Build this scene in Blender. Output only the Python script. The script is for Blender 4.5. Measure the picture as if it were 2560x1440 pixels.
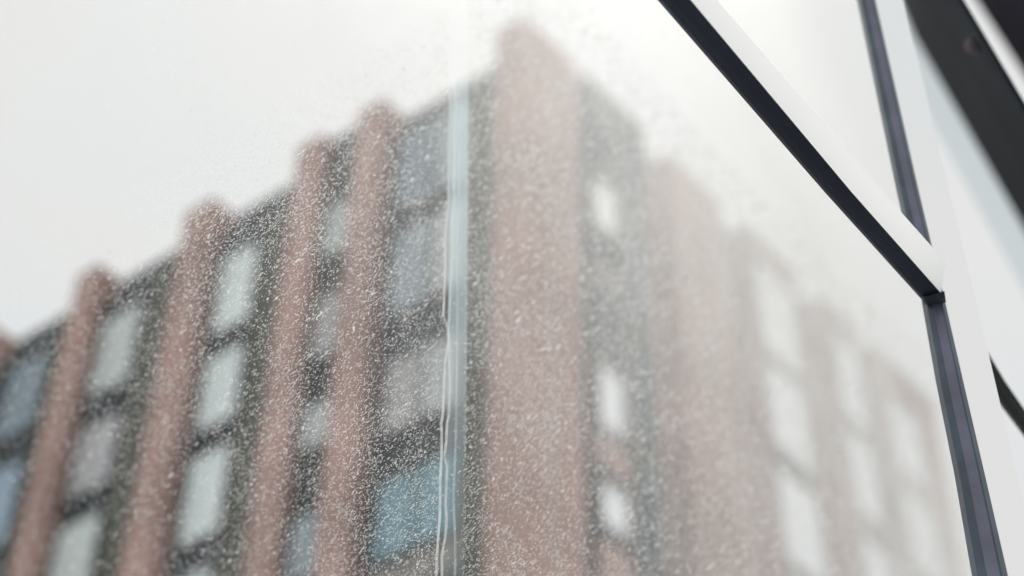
import bpy, bmesh, math, random
import numpy as np
from mathutils import Vector, Matrix, noise

# ------------------------------------------------------------------ measured places (metres, camera stands at 0,0,1.6)
T_NUM = [0.79916, 2.2242, 1.95634]
T_DEN = [1.59831, 0.58907, 0.70798]
PANE_O = [-0.1248, 1.219, 2.6381]
PANE_E1 = [0.5777, 0.8163, 0.0]
PANE_E2 = [-0.0318, 0.0225, 0.9992]
PANE_N = [0.8157, -0.5772, 0.039]
PANE_POLY = [[-0.532, 0.089], [-0.383, -0.462], [1.638, 0.645], [1.741, 1.534], [1.813, 2.709], [1.819, 2.988]]
TRAIL_A = [[0.1239, 0.537], [0.124, 0.5136], [0.1221, 0.4157], [0.1216, 0.3547], [0.1165, 0.298], [0.1162, 0.2367], [0.1139, 0.1871], [0.1215, 0.1734], [0.1228, 0.1631], [0.1167, 0.1282], [0.1151, 0.0879], [0.1141, 0.068], [0.1118, 0.0522], [0.1125, 0.0342], [0.1121, 0.0147], [0.1105, -0.0123], [0.1103, -0.0516], [0.1082, -0.0741], [0.1062, -0.1001], [0.1054, -0.125], [0.1026, -0.1659]]
TRAIL_B = [[0.1348, 0.5548], [0.1348, 0.5243], [0.1318, 0.4247], [0.1311, 0.3632], [0.1277, 0.3134], [0.1284, 0.28], [0.1252, 0.2333], [0.1234, 0.1946], [0.1215, 0.1734], [0.1229, 0.1529], [0.1248, 0.1095], [0.1231, 0.0697], [0.1201, 0.0581], [0.119, 0.0364], [0.1162, 0.0175], [0.1203, 0.0077], [0.1193, -0.0153], [0.1182, -0.0336], [0.12, -0.0497], [0.1184, -0.0677], [0.1134, -0.0917], [0.1136, -0.1201], [0.1123, -0.1604]]
TRAIL_C = [[0.1428, 0.5323], [0.1394, 0.3705], [0.137, 0.2538], [0.1361, 0.1477], [0.1334, 0.0487], [0.1298, -0.0217], [0.1321, -0.0634], [0.1315, -0.1495]]
SMEAR_L = [[0.1195, 0.7769], [0.1203, 0.557], [0.1205, 0.497], [0.1182, 0.3517], [0.1158, 0.1834], [0.1134, 0.0818], [0.1111, -0.0119], [0.1091, -0.1622]]
SMEAR_R = [[0.1586, 0.8222], [0.1558, 0.5933], [0.1545, 0.5304], [0.1519, 0.3816], [0.1492, 0.2096], [0.1472, 0.1062], [0.1453, 0.0108], [0.1421, -0.1435]]
CLUMPS = [[-0.1653, 0.0658], [0.0902, -0.0707], [0.1928, -0.0168], [-0.0691, 0.2111], [0.455, 0.5374], [0.2729, 0.6978], [0.0842, -0.0449], [0.0761, -0.0607], [0.3761, 0.0931]]
POST = [[[0.3588, 1.2465, 3.3345], [0.3775, 1.2463, 3.3347]], [[0.3631, 1.2465, 3.2217], [0.3783, 1.2463, 3.2218]], [[0.3674, 1.2464, 2.9284], [0.3843, 1.2463, 2.9286]], [[0.3715, 1.2464, 2.7954], [0.388, 1.2463, 2.7955]], [[0.3708, 1.2464, 2.6887], [0.3904, 1.2462, 2.6889]], [[0.3718, 1.2464, 2.5886], [0.3928, 1.2462, 2.5888]], [[0.3708, 1.2465, 2.489], [0.3951, 1.2462, 2.4892]], [[0.3727, 1.2464, 2.3942], [0.3983, 1.2462, 2.3944]]]
POST_FLANGE = [[[0.3782, 1.2663, 3.3624], [0.4137, 1.266, 3.3627]], [[0.3792, 1.2663, 3.2477], [0.4133, 1.266, 3.248]], [[0.3859, 1.2663, 2.9498], [0.4185, 1.2659, 2.9501]], [[0.3899, 1.2662, 2.8146], [0.4212, 1.2659, 2.8149]], [[0.3924, 1.2662, 2.7062], [0.4228, 1.2659, 2.7065]], [[0.3951, 1.2662, 2.6046], [0.4242, 1.2659, 2.6049]], [[0.3975, 1.2662, 2.5034], [0.4269, 1.2659, 2.5037]], [[0.401, 1.2662, 2.4071], [0.4303, 1.2659, 2.4074]]]
BEAM = [[[0.0671, 0.8443, 2.7707], [0.0889, 0.8441, 2.7709]], [[0.1117, 0.9028, 2.7712], [0.133, 0.9026, 2.7714]], [[0.2637, 1.1015, 2.7727], [0.2824, 1.1013, 2.7728]], [[0.3651, 1.2299, 2.7737], [0.3806, 1.2276, 2.7761]]]
BEAM_FLANGE = [[[0.0864, 0.8484, 2.7769], [0.1084, 0.8482, 2.7771]], [[0.1306, 0.9073, 2.7773], [0.1532, 0.907, 2.7776]], [[0.2805, 1.107, 2.7788], [0.31, 1.1067, 2.7791]], [[0.3357, 1.1767, 2.7794], [0.3661, 1.1764, 2.7797]], [[0.3796, 1.231, 2.7798], [0.3764, 1.1901, 2.7798]]]
BRACKET = [[[0.3622, 1.2215, 2.7681], [0.3811, 1.2213, 2.775]], [[0.365, 1.2285, 2.7699], [0.3829, 1.2283, 2.7739]], [[0.3693, 1.2414, 2.7773], [0.3868, 1.2413, 2.7804]]]
BEAM_FAR = [[[0.4542, 1.4426, 2.913], [0.4703, 1.4335, 2.9225]], [[0.4989, 1.4986, 2.8979], [0.5078, 1.49, 2.9069]], [[0.5336, 1.5399, 2.8838], [0.5333, 1.525, 2.8994]], [[0.6076, 1.6327, 2.8593], [0.6073, 1.6185, 2.8741]]]
GIRDER = [[[1.1185, 3.5687, 6.5471], [0.4792, 1.3377, 3.4558]], [[1.2472, 3.7745, 6.3326], [0.5116, 1.355, 3.3655]], [[1.4131, 3.9695, 6.1292], [0.5552, 1.3691, 3.2063]], [[1.7705, 4.3922, 5.6886], [0.6138, 1.4, 3.0297]]]
FASCIA = [[[1.0617, 3.6552, 6.6013], [1.1297, 3.5805, 6.5636]], [[1.1819, 3.8382, 6.4106], [1.2539, 3.787, 6.3484]], [[1.3381, 4.0472, 6.1927], [1.4204, 3.9827, 6.1443]], [[1.6732, 4.4561, 5.7665], [1.7789, 4.4068, 5.7023]]]
CORNER_BAR = [[[1.2654, 3.2848, 6.1207], [1.3563, 2.8979, 5.8018]], [[1.3634, 3.3866, 6.0146], [1.4621, 2.9976, 5.6979]], [[1.4521, 3.4791, 5.9182], [1.5576, 3.0973, 5.594]], [[1.6388, 3.6765, 5.7124], [1.6742, 3.2183, 5.4678]]]
REFL_SPOT = [0.5589, 1.4851, 3.4465]
AWAY = [0.0, 0.7217, 0.6923]
FLECK_FADE = [[-0.4193, -0.2569], [-0.3167, -0.0938], [-0.2265, 0.0585], [-0.1042, 0.2597], [-0.022, 0.3996], [0.2191, 0.8104], [0.368, 0.9672], [0.7879, 1.0168], [1.1789, 1.0887], [1.5636, 1.2219]]
CORNER = [0.1791, 25.9994, 34.4226]
DL = [-0.7963, 0.6049, 0.0]
DR = [0.6552, 0.7555, 0.0]
V = lambda a: Vector(a)

# ------------------------------------------------------------------ camera, world, sun, exposure
scene = bpy.context.scene
for o in list(bpy.data.objects):
    bpy.data.objects.remove(o)
C = scene.collection
cam_data = bpy.data.cameras.new('camera')
cam_data.sensor_width = 36.0
cam_data.lens = 67.73
cam_data.clip_start = 0.05
cam_data.clip_end = 3000.0
cam_data.dof.use_dof = True
cam_data.dof.focus_distance = 1.6
cam_data.dof.aperture_fstop = 3.7
cam_data.dof.aperture_blades = 0
cam = bpy.data.objects.new('camera', cam_data)
C.objects.link(cam)
m = Matrix(((0.99990279, -0.01394287, 0.0, 0.0),
            (-0.00965205, -0.69219007, -0.721650707, 0.0),
            (0.01006188, 0.72158056, -0.692257364, 1.6),
            (0, 0, 0, 1)))
cam.matrix_world = m
scene.camera = cam

world = bpy.data.worlds.new('World')
scene.world = world
world.use_nodes = True
wn = world.node_tree.nodes; wl = world.node_tree.links
for n in list(wn): wn.remove(n)
sky = wn.new('ShaderNodeTexSky'); sky.sky_type = 'NISHITA'; sky.sun_disc = False
sky.sun_elevation = math.radians(64); sky.sun_rotation = math.radians(-8)
sky.dust_density = 3.0
bg_sky = wn.new('ShaderNodeBackground'); bg_sky.inputs['Strength'].default_value = 0.12
wl.new(sky.outputs[0], bg_sky.inputs['Color'])
tc = wn.new('ShaderNodeTexCoord')
cn = wn.new('ShaderNodeTexNoise'); cn.inputs['Scale'].default_value = 3.2; cn.inputs['Detail'].default_value = 3
wl.new(tc.outputs['Generated'], cn.inputs['Vector'])
cr = wn.new('ShaderNodeValToRGB')
cr.color_ramp.elements[0].position = 0.33; cr.color_ramp.elements[0].color = (0.735, 0.775, 0.80, 1)
cr.color_ramp.elements[1].position = 0.56; cr.color_ramp.elements[1].color = (0.785, 0.788, 0.778, 1)
wl.new(cn.outputs['Fac'], cr.inputs['Fac'])
bg_cloud = wn.new('ShaderNodeBackground'); bg_cloud.inputs['Strength'].default_value = 1.0
wl.new(cr.outputs[0], bg_cloud.inputs['Color'])
mix = wn.new('ShaderNodeMixShader'); mix.inputs[0].default_value = 0.96     # overcast: almost all cloud
wl.new(bg_sky.outputs[0], mix.inputs[1]); wl.new(bg_cloud.outputs[0], mix.inputs[2])
wo = wn.new('ShaderNodeOutputWorld'); wl.new(mix.outputs[0], wo.inputs['Surface'])

sun_data = bpy.data.lights.new('sun', 'SUN')
sun_data.energy = 0.95; sun_data.angle = math.radians(20); sun_data.color = (1.0, 0.97, 0.92)
sun = bpy.data.objects.new('sun', sun_data); C.objects.link(sun)
az, el = math.radians(-8), math.radians(64)
sd = Vector((math.sin(az) * math.cos(el), math.cos(az) * math.cos(el), math.sin(el)))
sun.rotation_euler = sd.to_track_quat('Z', 'Y').to_euler()
sun.location = (0, -5, 30)

scene.view_settings.view_transform = 'Standard'
scene.view_settings.look = 'None'
scene.view_settings.exposure = 0.0
scene.view_settings.gamma = 1.0
scene.view_settings.use_curve_mapping = False
scene.render.engine = 'CYCLES'
cy = scene.cycles
cy.max_bounces = 12; cy.transparent_max_bounces = 32; cy.volume_bounces = 8
cy.diffuse_bounces = 3; cy.glossy_bounces = 4
cy.use_denoising = True

# ------------------------------------------------------------------ helpers
def tag(o, label=None, cat=None, group=None, kind=None):
    if label: o['label'] = label
    if cat: o['category'] = cat
    if group: o['group'] = group
    if kind: o['kind'] = kind
    return o

def empty(name, loc, label, cat, group=None):
    o = bpy.data.objects.new(name, None); C.objects.link(o)
    o.location = loc
    return tag(o, label, cat, group)

def mesh_obj(name, verts, faces, mat, parent=None, kind=None, smooth=False):
    me = bpy.data.meshes.new(name)
    me.from_pydata([tuple(v) for v in verts], [], faces)
    me.validate()
    bm = bmesh.new(); bm.from_mesh(me)
    bmesh.ops.recalc_face_normals(bm, faces=bm.faces)
    bm.to_mesh(me); bm.free()
    if smooth:
        for p in me.polygons: p.use_smooth = True
    o = bpy.data.objects.new(name, me); C.objects.link(o)
    me.materials.append(mat)
    if parent is not None:
        o.parent = parent
        o.matrix_parent_inverse = Matrix.Translation(-parent_world(parent))
    if kind: o['kind'] = kind
    return o

def parent_world(o):
    return o.location.copy() if o.type == 'EMPTY' else Vector((0, 0, 0))

def new_mat(name):
    mt = bpy.data.materials.new(name); mt.use_nodes = True
    nt = mt.node_tree
    for n in list(nt.nodes): nt.nodes.remove(n)
    out = nt.nodes.new('ShaderNodeOutputMaterial')
    return mt, nt, out

def simple(name, col, rough=0.6, metal=0.0, var=0.15, scale=3.0, bump=0.0, spec=0.5):
    mt, nt, out = new_mat(name)
    b = nt.nodes.new('ShaderNodeBsdfPrincipled')
    b.inputs['Roughness'].default_value = rough; b.inputs['Metallic'].default_value = metal
    b.inputs['Specular IOR Level'].default_value = spec
    t = nt.nodes.new('ShaderNodeTexCoord')
    nz = nt.nodes.new('ShaderNodeTexNoise'); nz.inputs['Scale'].default_value = scale; nz.inputs['Detail'].default_value = 5
    nt.links.new(t.outputs['Object'], nz.inputs['Vector'])
    r = nt.nodes.new('ShaderNodeValToRGB')
    r.color_ramp.elements[0].position = 0.3; r.color_ramp.elements[1].position = 0.7
    r.color_ramp.elements[0].color = (*[c * (1 - var) for c in col], 1)
    r.color_ramp.elements[1].color = (*[min(1, c * (1 + var)) for c in col], 1)
    nt.links.new(nz.outputs['Fac'], r.inputs['Fac']); nt.links.new(r.outputs[0], b.inputs['Base Color'])
    if bump:
        bp = nt.nodes.new('ShaderNodeBump'); bp.inputs['Strength'].default_value = bump
        nt.links.new(nz.outputs['Fac'], bp.inputs['Height']); nt.links.new(bp.outputs[0], b.inputs['Normal'])
    nt.links.new(b.outputs[0], out.inputs['Surface'])
    return mt

def brick_mat(name, axis):
    """Brick courses in running bond; u along the facade, v the height."""
    mt, nt, out = new_mat(name)
    b = nt.nodes.new('ShaderNodeBsdfPrincipled'); b.inputs['Roughness'].default_value = 0.85
    g = nt.nodes.new('ShaderNodeNewGeometry')
    d = nt.nodes.new('ShaderNodeVectorMath'); d.operation = 'DOT_PRODUCT'
    d.inputs[1].default_value = axis
    s = nt.nodes.new('ShaderNodeSeparateXYZ'); c = nt.nodes.new('ShaderNodeCombineXYZ')
    nt.links.new(g.outputs['Position'], d.inputs[0]); nt.links.new(g.outputs['Position'], s.inputs[0])
    nt.links.new(d.outputs['Value'], c.inputs[0]); nt.links.new(s.outputs[2], c.inputs[1])
    br = nt.nodes.new('ShaderNodeTexBrick')
    br.inputs['Scale'].default_value = 1.0
    br.inputs['Brick Width'].default_value = 0.225; br.inputs['Row Height'].default_value = 0.075
    br.inputs['Mortar Size'].default_value = 0.008; br.inputs['Bias'].default_value = -0.2
    br.inputs['Color1'].default_value = (0.50, 0.275, 0.235, 1)
    br.inputs['Color2'].default_value = (0.42, 0.23, 0.195, 1)
    br.inputs['Mortar'].default_value = (0.50, 0.46, 0.42, 1)
    nt.links.new(c.outputs[0], br.inputs['Vector'])
    nz = nt.nodes.new('ShaderNodeTexNoise'); nz.inputs['Scale'].default_value = 0.38; nz.inputs['Detail'].default_value = 4
    nt.links.new(g.outputs['Position'], nz.inputs['Vector'])
    hs = nt.nodes.new('ShaderNodeHueSaturation')
    mr = nt.nodes.new('ShaderNodeMapRange'); mr.inputs[1].default_value = 0.3; mr.inputs[2].default_value = 0.7
    mr.inputs[3].default_value = 0.76; mr.inputs[4].default_value = 1.22
    nt.links.new(nz.outputs['Fac'], mr.inputs[0]); nt.links.new(mr.outputs[0], hs.inputs['Value'])
    nt.links.new(br.outputs['Color'], hs.inputs['Color']); nt.links.new(hs.outputs[0], b.inputs['Base Color'])
    bp = nt.nodes.new('ShaderNodeBump'); bp.inputs['Strength'].default_value = 0.4; bp.inputs['Distance'].default_value = 0.01
    nt.links.new(br.outputs['Fac'], bp.inputs['Height']); bp.invert = True
    nt.links.new(bp.outputs[0], b.inputs['Normal'])
    nt.links.new(b.outputs[0], out.inputs['Surface'])
    return mt

DLv, DRv = V(DL), V(DR)
UP = Vector((0, 0, 1))
CORN = Vector((CORNER[0], CORNER[1], 0.0))
def outward(d):
    n = Vector((d.y, -d.x, 0)).normalized()
    return n if n.dot(-CORN) > 0 else -n
NL, NR = outward(DLv), outward(DRv)

M_brickL = brick_mat('brick_courses_west', tuple(DLv))
M_brickR = brick_mat('brick_courses_east', tuple(DRv))
M_dark = simple('dark_teal_cladding', (0.020, 0.036, 0.046), 0.55, var=0.3, scale=1.3)
M_char = simple('charcoal_cladding', (0.030, 0.033, 0.036), 0.6, var=0.3, scale=1.3)
M_olive = simple('olive_metal_panel', (0.075, 0.078, 0.055), 0.55, var=0.2, scale=1.0)
M_frame = simple('grey_window_frame', (0.05, 0.06, 0.065), 0.45)
M_rframe = simple('taupe_window_frame', (0.26, 0.22, 0.20), 0.5)
M_sill = simple('stone_sill', (0.30, 0.28, 0.26), 0.8)
M_cope = simple('metal_coping', (0.10, 0.10, 0.105), 0.5)
M_roof = simple('roof_felt', (0.06, 0.06, 0.065), 0.9)
M_conc = simple('paving', (0.45, 0.44, 0.425), 0.9, scale=0.7)
M_asph = simple('asphalt', (0.05, 0.05, 0.052), 0.9, scale=2.0, bump=0.2)
_glass = {}
def pane_mat(c, matt_sky=False):
    """Solar-control coated glass: a tinted mirror of the sky; matt panes carry the sky reflection as colour."""
    key = tuple(round(x, 2) for x in c) + (matt_sky,)
    if key not in _glass:
        mt = simple('matt_sky_pane' if matt_sky else 'coated_glass', c, 0.25 if matt_sky else 0.08, metal=0.0 if matt_sky else 1.0, var=0.10 if matt_sky else 0.04, scale=0.6)
        _glass[key] = mt
    return _glass[key]

# ------------------------------------------------------------------ setting: ground, street, pavement
def sheet(name, pts, z, mat, kind='structure', thick=None):
    if thick is None:
        return mesh_obj(name, [(x, y, z) for x, y in pts], [list(range(len(pts)))], mat, kind=kind)
    n = len(pts)
    vs = [(x, y, z) for x, y in pts] + [(x, y, z + thick) for x, y in pts]
    fs = [list(range(n))[::-1], [n + i for i in range(n)]] + [[i, (i + 1) % n, n + (i + 1) % n, n + i] for i in range(n)]
    return mesh_obj(name, vs, fs, mat, kind=kind)
ring = [(900 * math.cos(a), 900 * math.sin(a)) for a in [i * math.pi / 24 for i in range(48)]]
sheet('ground', ring, -0.014, M_conc)
# road in front of the left facade, pavements either side with a kerb
def along(d, n, s0, s1, o0, o1):
    return [tuple((CORN + d * s + n * o)[:2]) for s, o in ((s0, o0), (s1, o0), (s1, o1), (s0, o1))]
sheet('road', along(DLv, NL, -40, 60, 4.0, 12.0), -0.010, M_asph)
sheet('pavement', along(DLv, NL, -30, 40, 0.4, 3.98), -0.006, M_conc, thick=0.126)

# ------------------------------------------------------------------ the brick building on the corner
bld = empty('apartment_building', CORN, 'tall red brick apartment building with flat roof and projecting piers, blurred behind the dusty glass', 'building')

def fbox(name, d, n, s0, s1, o0, o1, z0, z1, mat, parent=bld):
    """A box along facade direction d: s along, o outward offset, z height."""
    vs = [CORN + d * s + n * o + UP * z for z in (z0, z1) for s, o in ((s0, o0), (s1, o0), (s1, o1), (s0, o1))]
    fs = [(0, 1, 2, 3), (4, 5, 6, 7), (0, 1, 5, 4), (1, 2, 6, 5), (2, 3, 7, 6), (3, 0, 4, 7)]
    return mesh_obj(name, vs, fs, mat, parent)

def window(d, n, s0, s1, z0, z1, off, tint, mull=(), matt_sky=False, sill=True, fmat=None):
    """Frame of rails and stiles standing proud of the wall, panes set back inside it."""
    t, dep = 0.07, 0.10
    vs, fs = [], []
    def add(a0, a1, b0, b1, oo0, oo1):
        k = len(vs)
        vs.extend([CORN + d * s + n * o + UP * z for z in (b0, b1) for s, o in ((a0, oo0), (a1, oo0), (a1, oo1), (a0, oo1))])
        fs.extend([tuple(k + i for i in f) for f in ((0, 1, 2, 3), (4, 5, 6, 7), (0, 1, 5, 4), (1, 2, 6, 5), (2, 3, 7, 6), (3, 0, 4, 7))])
    o0, o1 = off + 0.004, off + dep
    add(s0, s0 + t, z0, z1, o0, o1); add(s1 - t, s1, z0, z1, o0, o1)
    add(s0 + t, s1 - t, z0, z0 + t, o0, o1 - .003); add(s0 + t, s1 - t, z1 - t, z1, o0, o1 - .003)
    for k in mull: add(s0 + (s1 - s0) * k - .025, s0 + (s1 - s0) * k + .025, z0 + t, z1 - t, o0, o1 - .006)
    w = mesh_obj('window', vs, fs, fmat or M_frame, bld)
    edges = [s0 + t] + [s0 + (s1 - s0) * k for k in mull] + [s1 - t]
    tints = tint if isinstance(tint[0], (tuple, list)) else [tint] * (len(edges) - 1)
    for i in range(len(edges) - 1):
        a, b2 = edges[i] + (0.026 if i else .001), edges[i + 1] - (0.026 if i < len(edges) - 2 else .001)
        vs2 = [CORN + d * s + n * o + UP * z for z in (z0 + t + .001, z1 - t - .001) for s, o in ((a, off + .02), (b2, off + .02), (b2, off + .045), (a, off + .045))]
        fs2 = [(0, 1, 2, 3), (4, 5, 6, 7), (0, 1, 5, 4), (1, 2, 6, 5), (2, 3, 7, 6), (3, 0, 4, 7)]
        p = mesh_obj('pane', vs2, fs2, pane_mat(tints[i], matt_sky), w)
    if sill:
        vs3 = [CORN + d * s + n * o + UP * z for z in (z0 - .07, z0 - .004) for s, o in ((s0 - .04, off + .003), (s1 + .04, off + .003), (s1 + .04, off + .17), (s0 - .04, off + .17))]
        mesh_obj('sill', vs3, fs2, M_cope, w)
    return w

TOP = 34.68
REC = -0.78
# solid core and roof
ci = CORN - NL * 0.0
def meet(offL, offR):
    """Where the plane offL in front of the left facade meets the one offR in front of the right facade."""
    import mathutils
    a = CORN + NL * offL; b = CORN + NR * offR
    # a + DL*x = b + DR*y
    det = DLv.x * -DRv.y + DRv.x * DLv.y
    rx, ry = b.x - a.x, b.y - a.y
    x = (rx * -DRv.y + DRv.x * ry) / det
    return a + DLv * x
k0 = meet(-1.02, -1.02)
core = [k0, k0 + DLv * 20.6, k0 + DLv * 20.6 + DRv * 15.2, k0 + DRv * 15.2]
mesh_obj('core_wall', [p + UP * z for z in (0, 34.05) for p in core],
         [(0, 1, 2, 3), (4, 5, 6, 7), (0, 1, 5, 4), (1, 2, 6, 5), (2, 3, 7, 6), (3, 0, 4, 7)], M_brickR, bld)
mesh_obj('roof', [p + UP * z for z in (34.054, 34.2) for p in core],
         [(0, 1, 2, 3), (4, 5, 6, 7), (0, 1, 5, 4), (1, 2, 6, 5), (2, 3, 7, 6), (3, 0, 4, 7)], M_roof, bld)

# corner pier (brick on both streets): a four-sided shaft
cp = [CORN, CORN + DLv * 0.74, meet(-1.0, -1.0) + DLv * 0.3, CORN + DRv * 1.16]
cp = [CORN, CORN + DLv * 0.74, CORN + DLv * 0.74 - NL * 1.0, CORN + DRv * 1.80 - NR * 1.0, CORN + DRv * 1.80]
n5 = len(cp)
mesh_obj('brick_pier', [p + UP * z for z in (0, TOP + .06) for p in cp],
         [tuple(range(n5)), tuple(range(n5, 2 * n5))] + [(i, (i + 1) % n5, n5 + (i + 1) % n5, n5 + i) for i in range(n5)], M_brickL, bld)
# left street: piers and window bays
piersL = [(3.92, 4.66), (5.72, 6.50), (9.14, 10.05), (12.95, 13.72), (16.75, 17.55), (20.3, 21.1)]
for a, b in piersL:
    fbox('brick_pier', DLv, NL, a, b, -1.0, 0.0, 0, TOP + 0.03, M_brickL)
baysL = [(0.744, 3.916, REC), (4.664, 5.716, -0.3), (6.504, 9.136, REC), (10.054, 12.946, REC), (13.724, 16.746, REC), (17.554, 20.296, REC)]
for i, (a, b, off) in enumerate(baysL):
    fbox('spandrel_wall', DLv, NL, a, b, -1.005, off, 0, TOP - 0.22, M_dark if i in (0, 2, 3, 4) else M_char)
    fbox('parapet', DLv, NL, a, b, -1.003, off + 0.03, TOP - 0.216, TOP, M_brickL if i == 9 else M_cope)
# each bay swells forward below the parapet; olive panels run down beside the piers
SW = -0.45
for a, b, off in baysL:
    if off == REC:
        fbox('bay_front', DLv, NL, a, b, REC + .002, SW, 0, 33.75, M_dark)
for a, b in [(0.76, 1.60), (6.52, 7.64), (10.07, 11.34), (13.74, 14.5)]:
    fbox('cladding_panel', DLv, NL, a, b, SW + .004, SW + .05, 8, 33.7, M_olive)

PALE = (0.80, 0.90, 0.90); GREY = (0.52, 0.56, 0.56); MAUVE = (0.46, 0.45, 0.46); SLATE = (0.20, 0.28, 0.34)
SKYB = (0.30, 0.42, 0.54); DARKB = (0.12, 0.18, 0.23); TEAL = (0.17, 0.34, 0.41); STEEL = (0.32, 0.39, 0.43)
WHITE = (0.99, 0.99, 0.99)
floors = []
# bay between the corner pier and the next: tall glazing above, single windows below
def L(*a, **k): return window(DLv, NL, *a, matt_sky=True, **k)  # left panes are matt, the reflected sky put into their colour
L(1.66, 3.72, 30.95, 33.6, SW, (STEEL, SLATE), mull=(.5,))
L(1.66, 3.72, 27.95, 30.55, SW, (GREY, STEEL), mull=(.45,))
L(1.66, 3.66, 24.85, 26.85, SW, (GREY, MAUVE), mull=(.5,))
L(1.66, 3.66, 21.9, 23.85, SW, (TEAL, TEAL), mull=(.5,))
fbox('stone_band', DLv, NL, 1.66, 3.66, SW + .004, SW + .07, 21.15, 21.80, M_sill)
for z in (18.4, 15.3, 12.2, 9.1, 6.0): L(1.66, 3.66, z, z + 2.2, SW, (STEEL, DARKB), mull=(.5,))
# narrow bay
for k, z in enumerate((30.6, 27.7, 25.3, 22.2, 19.2, 16.2, 13.1, 10.0, 6.9)):
    L(4.80, 5.66, z, z + (1.8, 1.9, 1.3, 1.6, 1.9)[k % 5], -0.3, (GREY, MAUVE, GREY, STEEL)[k % 4], sill=False)
# third bay: pale windows
for k, (z0, z1) in enumerate(((30.25, 32.85), (27.5, 29.75), (24.5, 26.9), (21.6, 23.8), (18.6, 20.8), (15.5, 17.7), (12.4, 14.6), (9.3, 11.5))):
    L(7.70, 8.98, z0, z1, SW, (PALE, GREY, PALE)[k % 3] if k > 3 else PALE)
# fourth bay
for k, (z0, z1) in enumerate(((30.4, 33.0), (27.45, 29.6), (24.4, 26.85), (21.3, 23.6), (18.3, 20.5), (15.2, 17.5), (12.2, 14.4))):
    L(11.42, 12.92, z0, z1, SW, (0.66, 0.73, 0.72) if k != 1 else (0.52, 0.52, 0.54))
# fifth bay: bluish dark panes
for k, (z0, z1) in enumerate(((30.6, 33.2), (27.2, 29.8), (24.3, 26.8), (21.2, 23.7), (18.1, 20.6))):
    L(14.62, 16.2, z0, z1, SW, (SLATE, SKYB, SLATE)[k % 3])
for k, (z0, z1) in enumerate(((30.6, 33.2), (27.4, 29.8), (24.3, 26.8), (21.2, 23.7), (18.1, 20.6))):
    L(18.2, 20.2, z0, z1, SW, (SLATE, SKYB)[k % 2])

# right street: projecting window bays alternating with brick
def Rw(*a, **k): return window(DRv, NR, *a, fmat=M_rframe, **k)
# recessed brick wall between the bays, and its parapet
segs = [(1.804, 2.096), (4.244, 5.196), (7.134, 8.196), (10.304, 11.496), (13.004, 13.796)]
for a, b in segs:
    fbox('brick_wall', DRv, NR, a, b, -1.004, -0.45, 0, TOP - 0.2, M_brickR)
    fbox('parapet', DRv, NR, a, b, -1.002, -0.43, TOP - 0.196, TOP, M_cope)
fbox('brick_pier', DRv, NR, 5.20, 7.13, -1.0, 0.0, 0, TOP, M_brickR)
bays = [(2.10, 4.24, M_dark), (8.20, 10.30, M_brickR), (11.50, 13.0, M_brickR), (13.80, 16.70, M_brickR)]
for a, b, mt in bays:
    fbox('oriel_wall', DRv, NR, a, b, -1.0, 0.0, 0, TOP - 0.12, mt)
    fbox('oriel_cap', DRv, NR, a - .02, b + .02, -0.99, 0.03, TOP - 0.116, TOP, M_cope)
TEALG = (0.040, 0.070, 0.080)
# first bay: short bright panes beside dark teal ones, brick breast below each
for z0, z1 in ((29.95, 31.6), (24.6, 26.3), (22.3, 23.45), (18.6, 20.6), (15.2, 17.2)):
    Rw(2.14, 3.10, z0, z1, 0.0, WHITE, sill=False)
for z0, z1 in ((31.3, 34.2), (28.0, 31.0), (25.0, 27.7), (22.2, 24.7), (19.2, 21.8), (16.2, 18.9)):
    Rw(3.16, 4.10, z0, z1, 0.0, TEALG, sill=False)
for z0, z1, mt in ((23.75, 24.45, M_brickR), (28.4, 29.1, M_sill), (21.0, 22.0, M_brickR)):
    fbox('breast_panel', DRv, NR, 2.12, 3.08, 0.004, 0.06, z0, z1, mt)
# second bay
for z0, z1 in ((30.8, 33.8), (28.0, 30.62), (25.0, 27.55), (22.3, 24.8), (19.4, 21.9), (16.5, 19.0), (13.6, 16.1)):
    Rw(8.30, 10.05, z0, z1, 0.0, WHITE, sill=False)
    if 27 < z0 < 30: fbox('spandrel_panel', DRv, NR, 8.36, 9.98, 0.004, 0.05, z0 - .40, z0 - .03, M_dark)
for z0, z1 in ((31.0, 33.8), (28.2, 30.7), (25.3, 27.8), (22.4, 24.9), (19.5, 22.0), (16.6, 19.1)):
    Rw(11.56, 12.96, z0, z1, 0.0, WHITE, sill=False)
for z0, z1 in ((30.8, 33.3), (27.9, 30.4), (25.0, 27.5), (22.1, 24.6), (19.2, 21.7)):
    Rw(13.9, 15.6, z0, z1, 0.0, WHITE, sill=False)
    fbox('spandrel_panel', DRv, NR, 11.6, 12.94, 0.004, 0.05, z0 - .4, z0 - .12, M_char) if z0 < 28 and z0 > 24.9 else None

# ------------------------------------------------------------------ steel frame in front of the glass
M_post = simple('slate_blue_shaded', (0.055, 0.082, 0.115), 0.42, var=0.3, scale=28)  # post bevels, their shade put into the colour
M_corner = simple('pale_mauve_paint', (0.22, 0.21, 0.27), 0.5)
M_strip = simple('mauve_lit_face', (0.15, 0.155, 0.22), 0.45, var=0.22, scale=28)  # front face of the post, its brighter light put into the colour
M_beam = simple('near_black_paint', (0.020, 0.027, 0.046), 0.6, var=0.2, scale=9, spec=0.25)
M_beam2 = simple('soot_black_paint', (0.032, 0.038, 0.038), 0.6, var=0.2, scale=9, spec=0.25)
M_gird = simple('black_girder_paint', (0.006, 0.011, 0.018), 0.8, var=0.5, scale=3, spec=0.04)
M_refl = simple('refl_brown', (0.12, 0.10, 0.105), 0.7)
M_mirror = simple('polished_steel', (0.985, 0.985, 0.98), 0.04, metal=1.0, var=0.0)
M_opal, nt, out = new_mat('opal_glazing')
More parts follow.
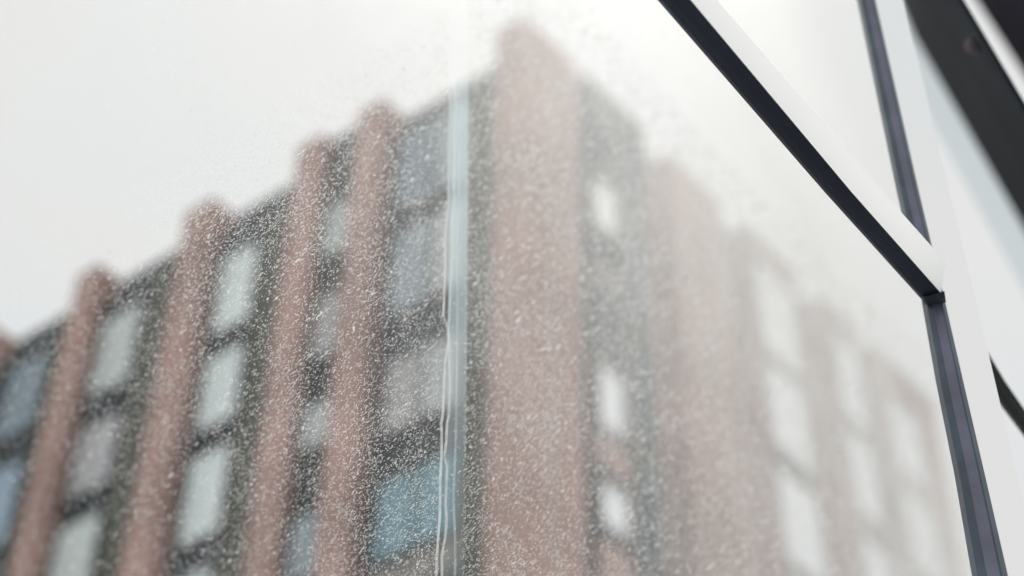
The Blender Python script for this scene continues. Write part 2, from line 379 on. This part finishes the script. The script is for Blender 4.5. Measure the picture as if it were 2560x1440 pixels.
tb = nt.nodes.new('ShaderNodeBsdfTranslucent'); tb.inputs['Color'].default_value = (0.96, 0.96, 0.945, 1)
nt.links.new(tb.outputs[0], out.inputs['Surface'])
M_fascia, nt, out = new_mat('frosted_edge')
tb = nt.nodes.new('ShaderNodeBsdfTranslucent'); tb.inputs['Color'].default_value = (0.66, 0.72, 0.74, 1)
nt.links.new(tb.outputs[0], out.inputs['Surface'])
AW = V(AWAY)

def prism(name, rows, fracs, depths, back, mat, parent, smooth=False):
    """Loft along rows of (left, right) edges; fracs/depths give the faceted front, back the thickness."""
    vs, fs = [], []
    m_ = len(fracs) + 2
    for a, b in rows:
        a, b = V(a), V(b); w = (b - a).length
        ln = [a.lerp(b, fr) + AW * (dp * w) for fr, dp in zip(fracs, depths)]
        ln += [b + AW * (back + depths[-1] * w), a + AW * (back + depths[0] * w)]
        vs += ln
    for i in range(len(rows) - 1):
        for j in range(m_):
            k = (j + 1) % m_
            fs.append((i * m_ + j, i * m_ + k, (i + 1) * m_ + k, (i + 1) * m_ + j))
    fs.append(tuple(range(m_))); fs.append(tuple((len(rows) - 1) * m_ + j for j in range(m_)))
    return mesh_obj(name, vs, fs, mat, parent)

frame = empty('steel_frame', (V(POST[-1][0]) + V(POST[-1][1])) / 2, 'slim slate grey steel post with a near black bar slanting up from it', 'metal frame')
prism('post', POST, (0, .25, .75, 1), (.35, .0, .0, .35), 0.02, M_post, frame)
def sub_rows(rows, f0, f1, pull):
    return [[list(V(a).lerp(V(b), f0) - AW * pull), list(V(a).lerp(V(b), f1) - AW * pull)] for a, b in rows]
prism('lit_face_strip', sub_rows(POST, .24, .66, .0016), (0, 1), (0, 0), 0.001, M_strip, frame)  # thin added strip that paints the lit face onto the post
prism('post_flange', POST_FLANGE, (0, 1), (0, 0), 0.004, M_mirror, frame)
prism('slanting_bar', BEAM, (0, .3, 1), (.25, 0, .1), 0.016, M_beam, frame)
prism('bracket', BRACKET, (0, .5, 1), (.15, 0, .15), 0.012, M_beam, frame)
vs = [V(c) for r_ in BEAM_FLANGE for c in r_]
mesh_obj('opal_strip', vs, [(2 * i, 2 * i + 1, 2 * i + 3, 2 * i + 2) for i in range(len(BEAM_FLANGE) - 1)], M_opal, frame)

far = empty('slanting_steel_bar', V(BEAM_FAR[-1][0]), 'short soot black bar slanting away beside the slate grey post, cut to a point', 'metal bar')
prism('bar', BEAM_FAR, (0, .45, 1), (.3, 0, .0), 0.02, M_beam2, far)

gir = empty('roof_girder', V(GIRDER[-1][0]), 'broad black girder, thickest of the dark members, with a pale edge strip', 'girder')
prism('girder_body', GIRDER, (0, 1), (0, 0), 0.02, M_gird, gir)
vs = [V(c) for r_ in FASCIA for c in r_]
mesh_obj('edge_strip', vs, [(2 * i, 2 * i + 1, 2 * i + 3, 2 * i + 2) for i in range(len(FASCIA) - 1)], M_fascia, gir)
bl = V(REFL_SPOT)  # reflection on the girder, put in as a small brownish ball
bm = bmesh.new()
bmesh.ops.create_uvsphere(bm, u_segments=12, v_segments=8, radius=0.011)
me = bpy.data.meshes.new('refl_spot'); bm.to_mesh(me); bm.free(); me.materials.append(M_refl)
bo = bpy.data.objects.new('refl_spot', me); C.objects.link(bo); bo.parent = gir; bo.location = bl - gir.location

cb = empty('corner_bar', V(CORNER_BAR[-1][0]), 'blurred mauve grey steel member in the top corner beyond the black girder', 'metal bar')
prism('bar', CORNER_BAR, (0, .5, 1), (.1, 0, .1), 0.1, M_corner, cb)

# ------------------------------------------------------------------ the dusty glass pane
PO, E1, E2, PN = V(PANE_O), V(PANE_E1), V(PANE_E2), V(PANE_N)
def pt(p, q, h=0.0): return PO + E1 * p + E2 * q + PN * h
def veil_pos(p, q):
    """Coordinate along the pane by which the glare haze is thickened."""
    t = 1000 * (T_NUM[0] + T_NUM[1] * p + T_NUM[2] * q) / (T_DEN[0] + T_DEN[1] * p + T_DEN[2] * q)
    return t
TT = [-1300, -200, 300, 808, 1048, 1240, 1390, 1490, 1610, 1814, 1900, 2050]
TV = [0.005, 0.01, 0.04, 0.10, 0.21, 0.35, 0.52, 0.60, 0.88, 1.25, 0.70, 0.12]  # glare veil put in as haze depth
pane = empty('glass_pane', pt(*PANE_POLY[1]), 'large dusty glass pane with dried drip trails running down it, standing before the brick building', 'glass pane')

mt_clear, nt, out = new_mat('clear_glass')
tb = nt.nodes.new('ShaderNodeBsdfTransparent'); tb.inputs['Color'].default_value = (0.99, 0.995, 0.992, 1)
nt.links.new(tb.outputs[0], out.inputs['Surface'])
n = len(PANE_POLY)
mesh_obj('glass_sheet', [pt(p, q, h) for h in (-0.0005, -0.0065) for p, q in PANE_POLY],
         [tuple(range(n)), tuple(range(n, 2 * n))] + [(i, (i + 1) % n, n + (i + 1) % n, n + i) for i in range(n)], mt_clear, pane)

# thin dust haze behind the sheet, thickened to stand in for sky glare
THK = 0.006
mt_film, nt, out = new_mat('glare_haze')
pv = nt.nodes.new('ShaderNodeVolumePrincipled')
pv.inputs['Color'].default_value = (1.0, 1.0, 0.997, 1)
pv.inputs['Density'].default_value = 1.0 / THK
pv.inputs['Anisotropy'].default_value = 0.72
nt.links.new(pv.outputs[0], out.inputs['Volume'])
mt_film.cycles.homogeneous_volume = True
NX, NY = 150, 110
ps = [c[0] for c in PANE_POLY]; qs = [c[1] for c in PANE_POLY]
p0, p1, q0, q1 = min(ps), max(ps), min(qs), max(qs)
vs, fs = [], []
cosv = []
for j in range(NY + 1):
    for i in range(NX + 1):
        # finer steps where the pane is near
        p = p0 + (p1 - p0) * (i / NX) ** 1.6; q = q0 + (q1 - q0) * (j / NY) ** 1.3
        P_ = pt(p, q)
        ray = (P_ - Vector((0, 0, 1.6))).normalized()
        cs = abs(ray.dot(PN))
        tau = float(np.interp(veil_pos(p, q), TT, TV))
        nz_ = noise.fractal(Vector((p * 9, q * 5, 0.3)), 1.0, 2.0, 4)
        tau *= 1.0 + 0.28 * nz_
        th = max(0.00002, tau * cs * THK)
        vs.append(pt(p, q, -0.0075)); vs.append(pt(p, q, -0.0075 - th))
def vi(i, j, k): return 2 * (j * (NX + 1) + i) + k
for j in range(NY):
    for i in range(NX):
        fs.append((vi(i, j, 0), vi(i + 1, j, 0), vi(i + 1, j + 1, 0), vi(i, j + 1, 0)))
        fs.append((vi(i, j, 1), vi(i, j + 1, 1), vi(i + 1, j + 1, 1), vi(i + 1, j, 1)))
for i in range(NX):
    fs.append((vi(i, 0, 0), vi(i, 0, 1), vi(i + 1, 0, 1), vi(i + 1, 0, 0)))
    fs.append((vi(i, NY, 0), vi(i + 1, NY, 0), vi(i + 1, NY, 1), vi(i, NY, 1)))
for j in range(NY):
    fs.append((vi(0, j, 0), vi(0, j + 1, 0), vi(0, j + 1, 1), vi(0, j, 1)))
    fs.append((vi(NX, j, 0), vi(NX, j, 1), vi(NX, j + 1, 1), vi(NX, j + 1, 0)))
mesh_obj('glare_film', vs, fs, mt_film, pane, kind='stuff')

# specks: tens of thousands of dried flecks, each a short bent ribbon
def fleck_mat(name, alpha, col=(0.97, 0.965, 0.95), back=0.9):
    mt, nt, out = new_mat(name)
    tr = nt.nodes.new('ShaderNodeBsdfTranslucent'); tr.inputs['Color'].default_value = (*col, 1)
    df = nt.nodes.new('ShaderNodeBsdfDiffuse'); df.inputs['Color'].default_value = (*col, 1)
    m1 = nt.nodes.new('ShaderNodeMixShader'); m1.inputs[0].default_value = back
    nt.links.new(df.outputs[0], m1.inputs[1]); nt.links.new(tr.outputs[0], m1.inputs[2])
    tp = nt.nodes.new('ShaderNodeBsdfTransparent')
    m2 = nt.nodes.new('ShaderNodeMixShader'); m2.inputs[0].default_value = alpha
    nt.links.new(tp.outputs[0], m2.inputs[1]); nt.links.new(m1.outputs[0], m2.inputs[2])
    nt.links.new(m2.outputs[0], out.inputs['Surface'])
    return mt
M_fleck = fleck_mat('dried_fleck', 0.72)
M_trail = fleck_mat('lime_trail', 0.7)
M_smear = fleck_mat('pale_smear', 0.33, (0.86, 0.95, 0.99))

TILT = 1.7      # dried flecks lift off the glass at their upper edge
area = (p1 - p0) * (q1 - q0)
sl = np.array(SMEAR_L); sr = np.array(SMEAR_R)
def in_smear(p, q):
    a = np.interp(-q, -sl[:, 1], sl[:, 0]) ; b = np.interp(-q, -sr[:, 1], sr[:, 0])
    return (p > a) & (p < b)
def px_inside(p, q):
    poly = np.array(PANE_POLY); ins = np.zeros(len(p), bool)
    j = len(poly) - 1
    for i in range(len(poly)):
        xi, yi = poly[i]; xj, yj = poly[j]
        c = ((yi > q) != (yj > q)) & (p < (xj - xi) * (q - yi) / (yj - yi) + xi)
        ins ^= c; j = i
    return ins

def flecks(n_try, smin, smax, wmin, wmax, dens, seed, segs=3, curl=0.9):
    rng = np.random.default_rng(seed)
    p = rng.uniform(p0, p1, n_try); q = rng.uniform(q0, q1, n_try)
    P3 = np.array(PO)[None] + np.outer(p, E1) + np.outer(q, E2)
    z = (P3 - np.array([0, 0, 1.6])) @ np.array(AW)
    z = np.maximum(z, 0.4)
    top = np.interp(p, [c[0] for c in FLECK_FADE], [c[1] for c in FLECK_FADE])    # flecks thinned above this line to imitate bright sky washing them out
    reach = 1 - 0.985 * np.clip((q - top) / .05 + .3 * (patch(p, q, 30, 41) - .5), 0, 1)
    keep = px_inside(p, q) & (rng.random(n_try) < dens(p, q, z) * reach)
    p, q, z = p[keep], q[keep], z[keep]
    m_ = len(p)
    g = np.clip(z / 1.6, 0.7, 3.2)                      # flecks are coarser towards the far end of the pane
    L_ = np.minimum(smin + rng.exponential((smax - smin) * .42, m_), smax * 1.8) * g; W_ = rng.uniform(wmin, wmax, m_) * g
    ang = rng.normal(math.pi / 2, 0.75, m_)
    k = rng.normal(0, curl, m_)
    verts = np.zeros((m_, (segs + 1) * 2, 3))
    x, y = np.zeros(m_), np.zeros(m_)
    E1n, E2n, PNn = np.array(E1), np.array(E2), np.array(PN)
    for s in range(segs + 1):
        a = ang + k * (s - segs / 2)
        if s: x = x + np.cos(a) * L_ / segs; y = y + np.sin(a) * L_ / segs
        w = W_ * (0.45 + 0.55 * math.sin(math.pi * (s + .4) / (segs + .8)))
        for c, sg in enumerate((-1, 1)):
            px = p + x - np.sin(a) * w * .5 * sg; qy = q + y + np.cos(a) * w * .5 * sg
            verts[:, s * 2 + c] = np.array(PO) + px[:, None] * E1n + qy[:, None] * E2n + PNn * (0.0003 + TILT * (y[:, None] + np.cos(a)[:, None] * w[:, None] * .5 * sg))
    base = (np.arange(m_) * (segs + 1) * 2)[:, None]
    quads = []
    for s in range(segs):
        quads.append(np.stack([base[:, 0] + s * 2, base[:, 0] + s * 2 + 1, base[:, 0] + s * 2 + 3, base[:, 0] + s * 2 + 2], 1))
    return verts.reshape(-1, 3), np.concatenate(quads)

def patch(p, q, sc, seed):
    """Slow value noise on the pane, 0..1."""
    r = np.random.default_rng(seed); T = r.random((64, 64))
    x = (p * sc) % 63; y = (q * sc * .6) % 63
    xi, yi = x.astype(int), y.astype(int); fx, fy = x - xi, y - yi
    fx = fx * fx * (3 - 2 * fx); fy = fy * fy * (3 - 2 * fy)
    return (T[xi, yi] * (1 - fx) * (1 - fy) + T[xi + 1, yi] * fx * (1 - fy) + T[xi, yi + 1] * (1 - fx) * fy + T[xi + 1, yi + 1] * fx * fy)

def dens_fine(p, q, z):
    d = np.clip((1.6 / z) ** 2.4, 0, 1.0) * (0.35 + 0.9 * patch(p, q, 22, 3)) * (0.6 + .6 * patch(p, q, 90, 5))
    d = d * np.interp(veil_pos(p, q), [-800, -400, 0, 1000, 1500], [.3, .5, 1.0, .9, .7])
    return np.where(in_smear(p, q), d * 0.12, d)
def dens_coarse(p, q, z):
    d = np.clip((1.6 / z) ** 1.8, 0, 1.0) * (0.2 + 1.0 * patch(p, q, 40, 9)) * (0.45 + 0.55 * patch(p, q, 9, 11))
    return np.where(in_smear(p, q), d * 0.08, d)

def dens_far(p, q, z):
    d = np.clip((z - 1.8) / .7, 0, 1) * np.clip((2.2 / z) ** 2, 0, 1) * (0.25 + .75 * patch(p, q, 14, 31))
    return np.where(in_smear(p, q), 0, d)
def dens_spot(p, q, z):
    d = np.clip((1.6 / z) ** 2.0, 0, 1) * (0.05 + .35 * patch(p, q, 30, 51) ** 2)
    return np.where(in_smear(p, q), 0, d)
def cluster(cp_, cq_, k):
    """A splash: many short flecks thrown around one spot."""
    return flecks(int(9e4), .0006, .0022, .0003, .0007, lambda p, q, z: np.exp(-(((p - cp_) ** 2 + (q - cq_) ** 2) / .009 ** 2)) * 1.0 * (area / 4), 60 + k, segs=2)
def build_flecks(name, parts_):
    vs = np.concatenate([v for v, f in parts_]); off = 0; fl = []
    for v, f in parts_:
        fl.append(f + off); off += len(v)
    f = np.concatenate(fl)
    me = bpy.data.meshes.new(name)
    me.vertices.add(len(vs)); me.vertices.foreach_set('co', vs.ravel())
    me.loops.add(f.size); me.loops.foreach_set('vertex_index', f.ravel().astype(np.int32))
    me.polygons.add(len(f)); me.polygons.foreach_set('loop_start', np.arange(0, f.size, 4, dtype=np.int32))
    me.polygons.foreach_set('loop_total', np.full(len(f), 4, dtype=np.int32))
    me.update(); me.validate()
    me.materials.append(M_fleck)
    o = bpy.data.objects.new(name, me); C.objects.link(o); o.parent = pane
    o.matrix_parent_inverse = Matrix.Translation(-pane.location); o['kind'] = 'stuff'
    return o
N1 = int(area * 1.0e6 / 3.4); N2 = int(area * 1.0e6 / 75); N3 = int(area * 1.0e6 / 120)
build_flecks('dust_specks', [flecks(N1, .0004, .0013, .00028, .00056, dens_fine, 21, segs=2),
                             flecks(N2, .0009, .0022, .0005, .0009, dens_coarse, 22),
                             flecks(N3, .0012, .0026, .0012, .0022, dens_far, 23, segs=2),
                             flecks(N3, .0010, .0024, .0009, .0017, dens_spot, 24)] +
                            [cluster(c[0], c[1], k) for k, c in enumerate(CLUMPS)])

# dried drip trails: thin raised ribbons
def ribbon(name, pts, w, mat, seed=1, taper=0.3, step=0.0016):
    """A dried trail: a chain of small lifted scales of lime, one above the other."""
    r = random.Random(seed); P_ = []
    for (a, b) in zip(pts, pts[1:]):
        n_ = max(1, int(math.hypot(b[0] - a[0], b[1] - a[1]) / step))
        for k in range(n_):
            t = k / n_; P_.append((a[0] + (b[0] - a[0]) * t + r.uniform(-1, 1) * w * .07, a[1] + (b[1] - a[1]) * t))
    P_.append(tuple(pts[-1]))
    vs, fs = [], []
    ww = w
    for (p, q), (p2, q2) in zip(P_, P_[1:]):
        ww = .7 * ww + .3 * w * (1 + r.uniform(-taper, taper) * 2)
        h = abs(q2 - q) * TILT + .0002
        k = len(vs)
        vs += [pt(p - ww / 2, q, h if q > q2 else .0002), pt(p + ww / 2, q, h if q > q2 else .0002),
               pt(p2 + ww / 2, q2, .0002 if q > q2 else h), pt(p2 - ww / 2, q2, .0002 if q > q2 else h)]
        fs.append((k, k + 1, k + 2, k + 3))
    return mesh_obj(name, vs, fs, mat, pane)
ribbon('drip_trail', TRAIL_A, .0009, M_trail, seed=1)
ribbon('drip_trail', TRAIL_B, .0007, M_trail, seed=2)
ribbon('drip_trail', TRAIL_C, .0009, M_smear, seed=3)
# the run of water left a thicker pale blue residue between its edges
mt_sm, nt, out = new_mat('pale_blue_residue')
pv = nt.nodes.new('ShaderNodeVolumePrincipled')
pv.inputs['Color'].default_value = (0.84, 0.965, 1.0, 1)
pv.inputs['Density'].default_value = 1.0 / THK
pv.inputs['Anisotropy'].default_value = 0.72
nt.links.new(pv.outputs[0], out.inputs['Volume'])
mt_sm.cycles.homogeneous_volume = True
vs, fs = [], []
fr_ = [0, .1, .35, .65, .92, 1]; TAUS = [.002, .004, .30, .36, .28, .20, .11, .07]
nf = len(fr_)
for (a, b), tau in zip(zip(SMEAR_L, SMEAR_R), TAUS):
    for f_ in fr_:
        p, q = a[0] + (b[0] - a[0]) * f_, a[1] + (b[1] - a[1]) * f_
        th = THK * tau * .6 * (0.04 if f_ in (0, 1) else 1)
        vs += [pt(p, q, .0042), pt(p, q, .0042 + th)]
for i in range(len(SMEAR_L) - 1):
    for j in range(nf - 1):
        a0 = 2 * (i * nf + j); a1 = a0 + 2; b0 = a0 + 2 * nf; b1 = b0 + 2
        fs += [(a0, a1, b1, b0), (a0 + 1, b0 + 1, b1 + 1, a1 + 1)]
        if i == 0: fs.append((a0, a0 + 1, a1 + 1, a1))
        if i == len(SMEAR_L) - 2: fs.append((b0, b1, b1 + 1, b0 + 1))
    for j in (0, nf - 1):
        a0 = 2 * (i * nf + j); b0 = a0 + 2 * nf
        fs.append((a0, b0, b0 + 1, a0 + 1))
mesh_obj('water_residue', vs, fs, mt_sm, pane, kind='stuff')
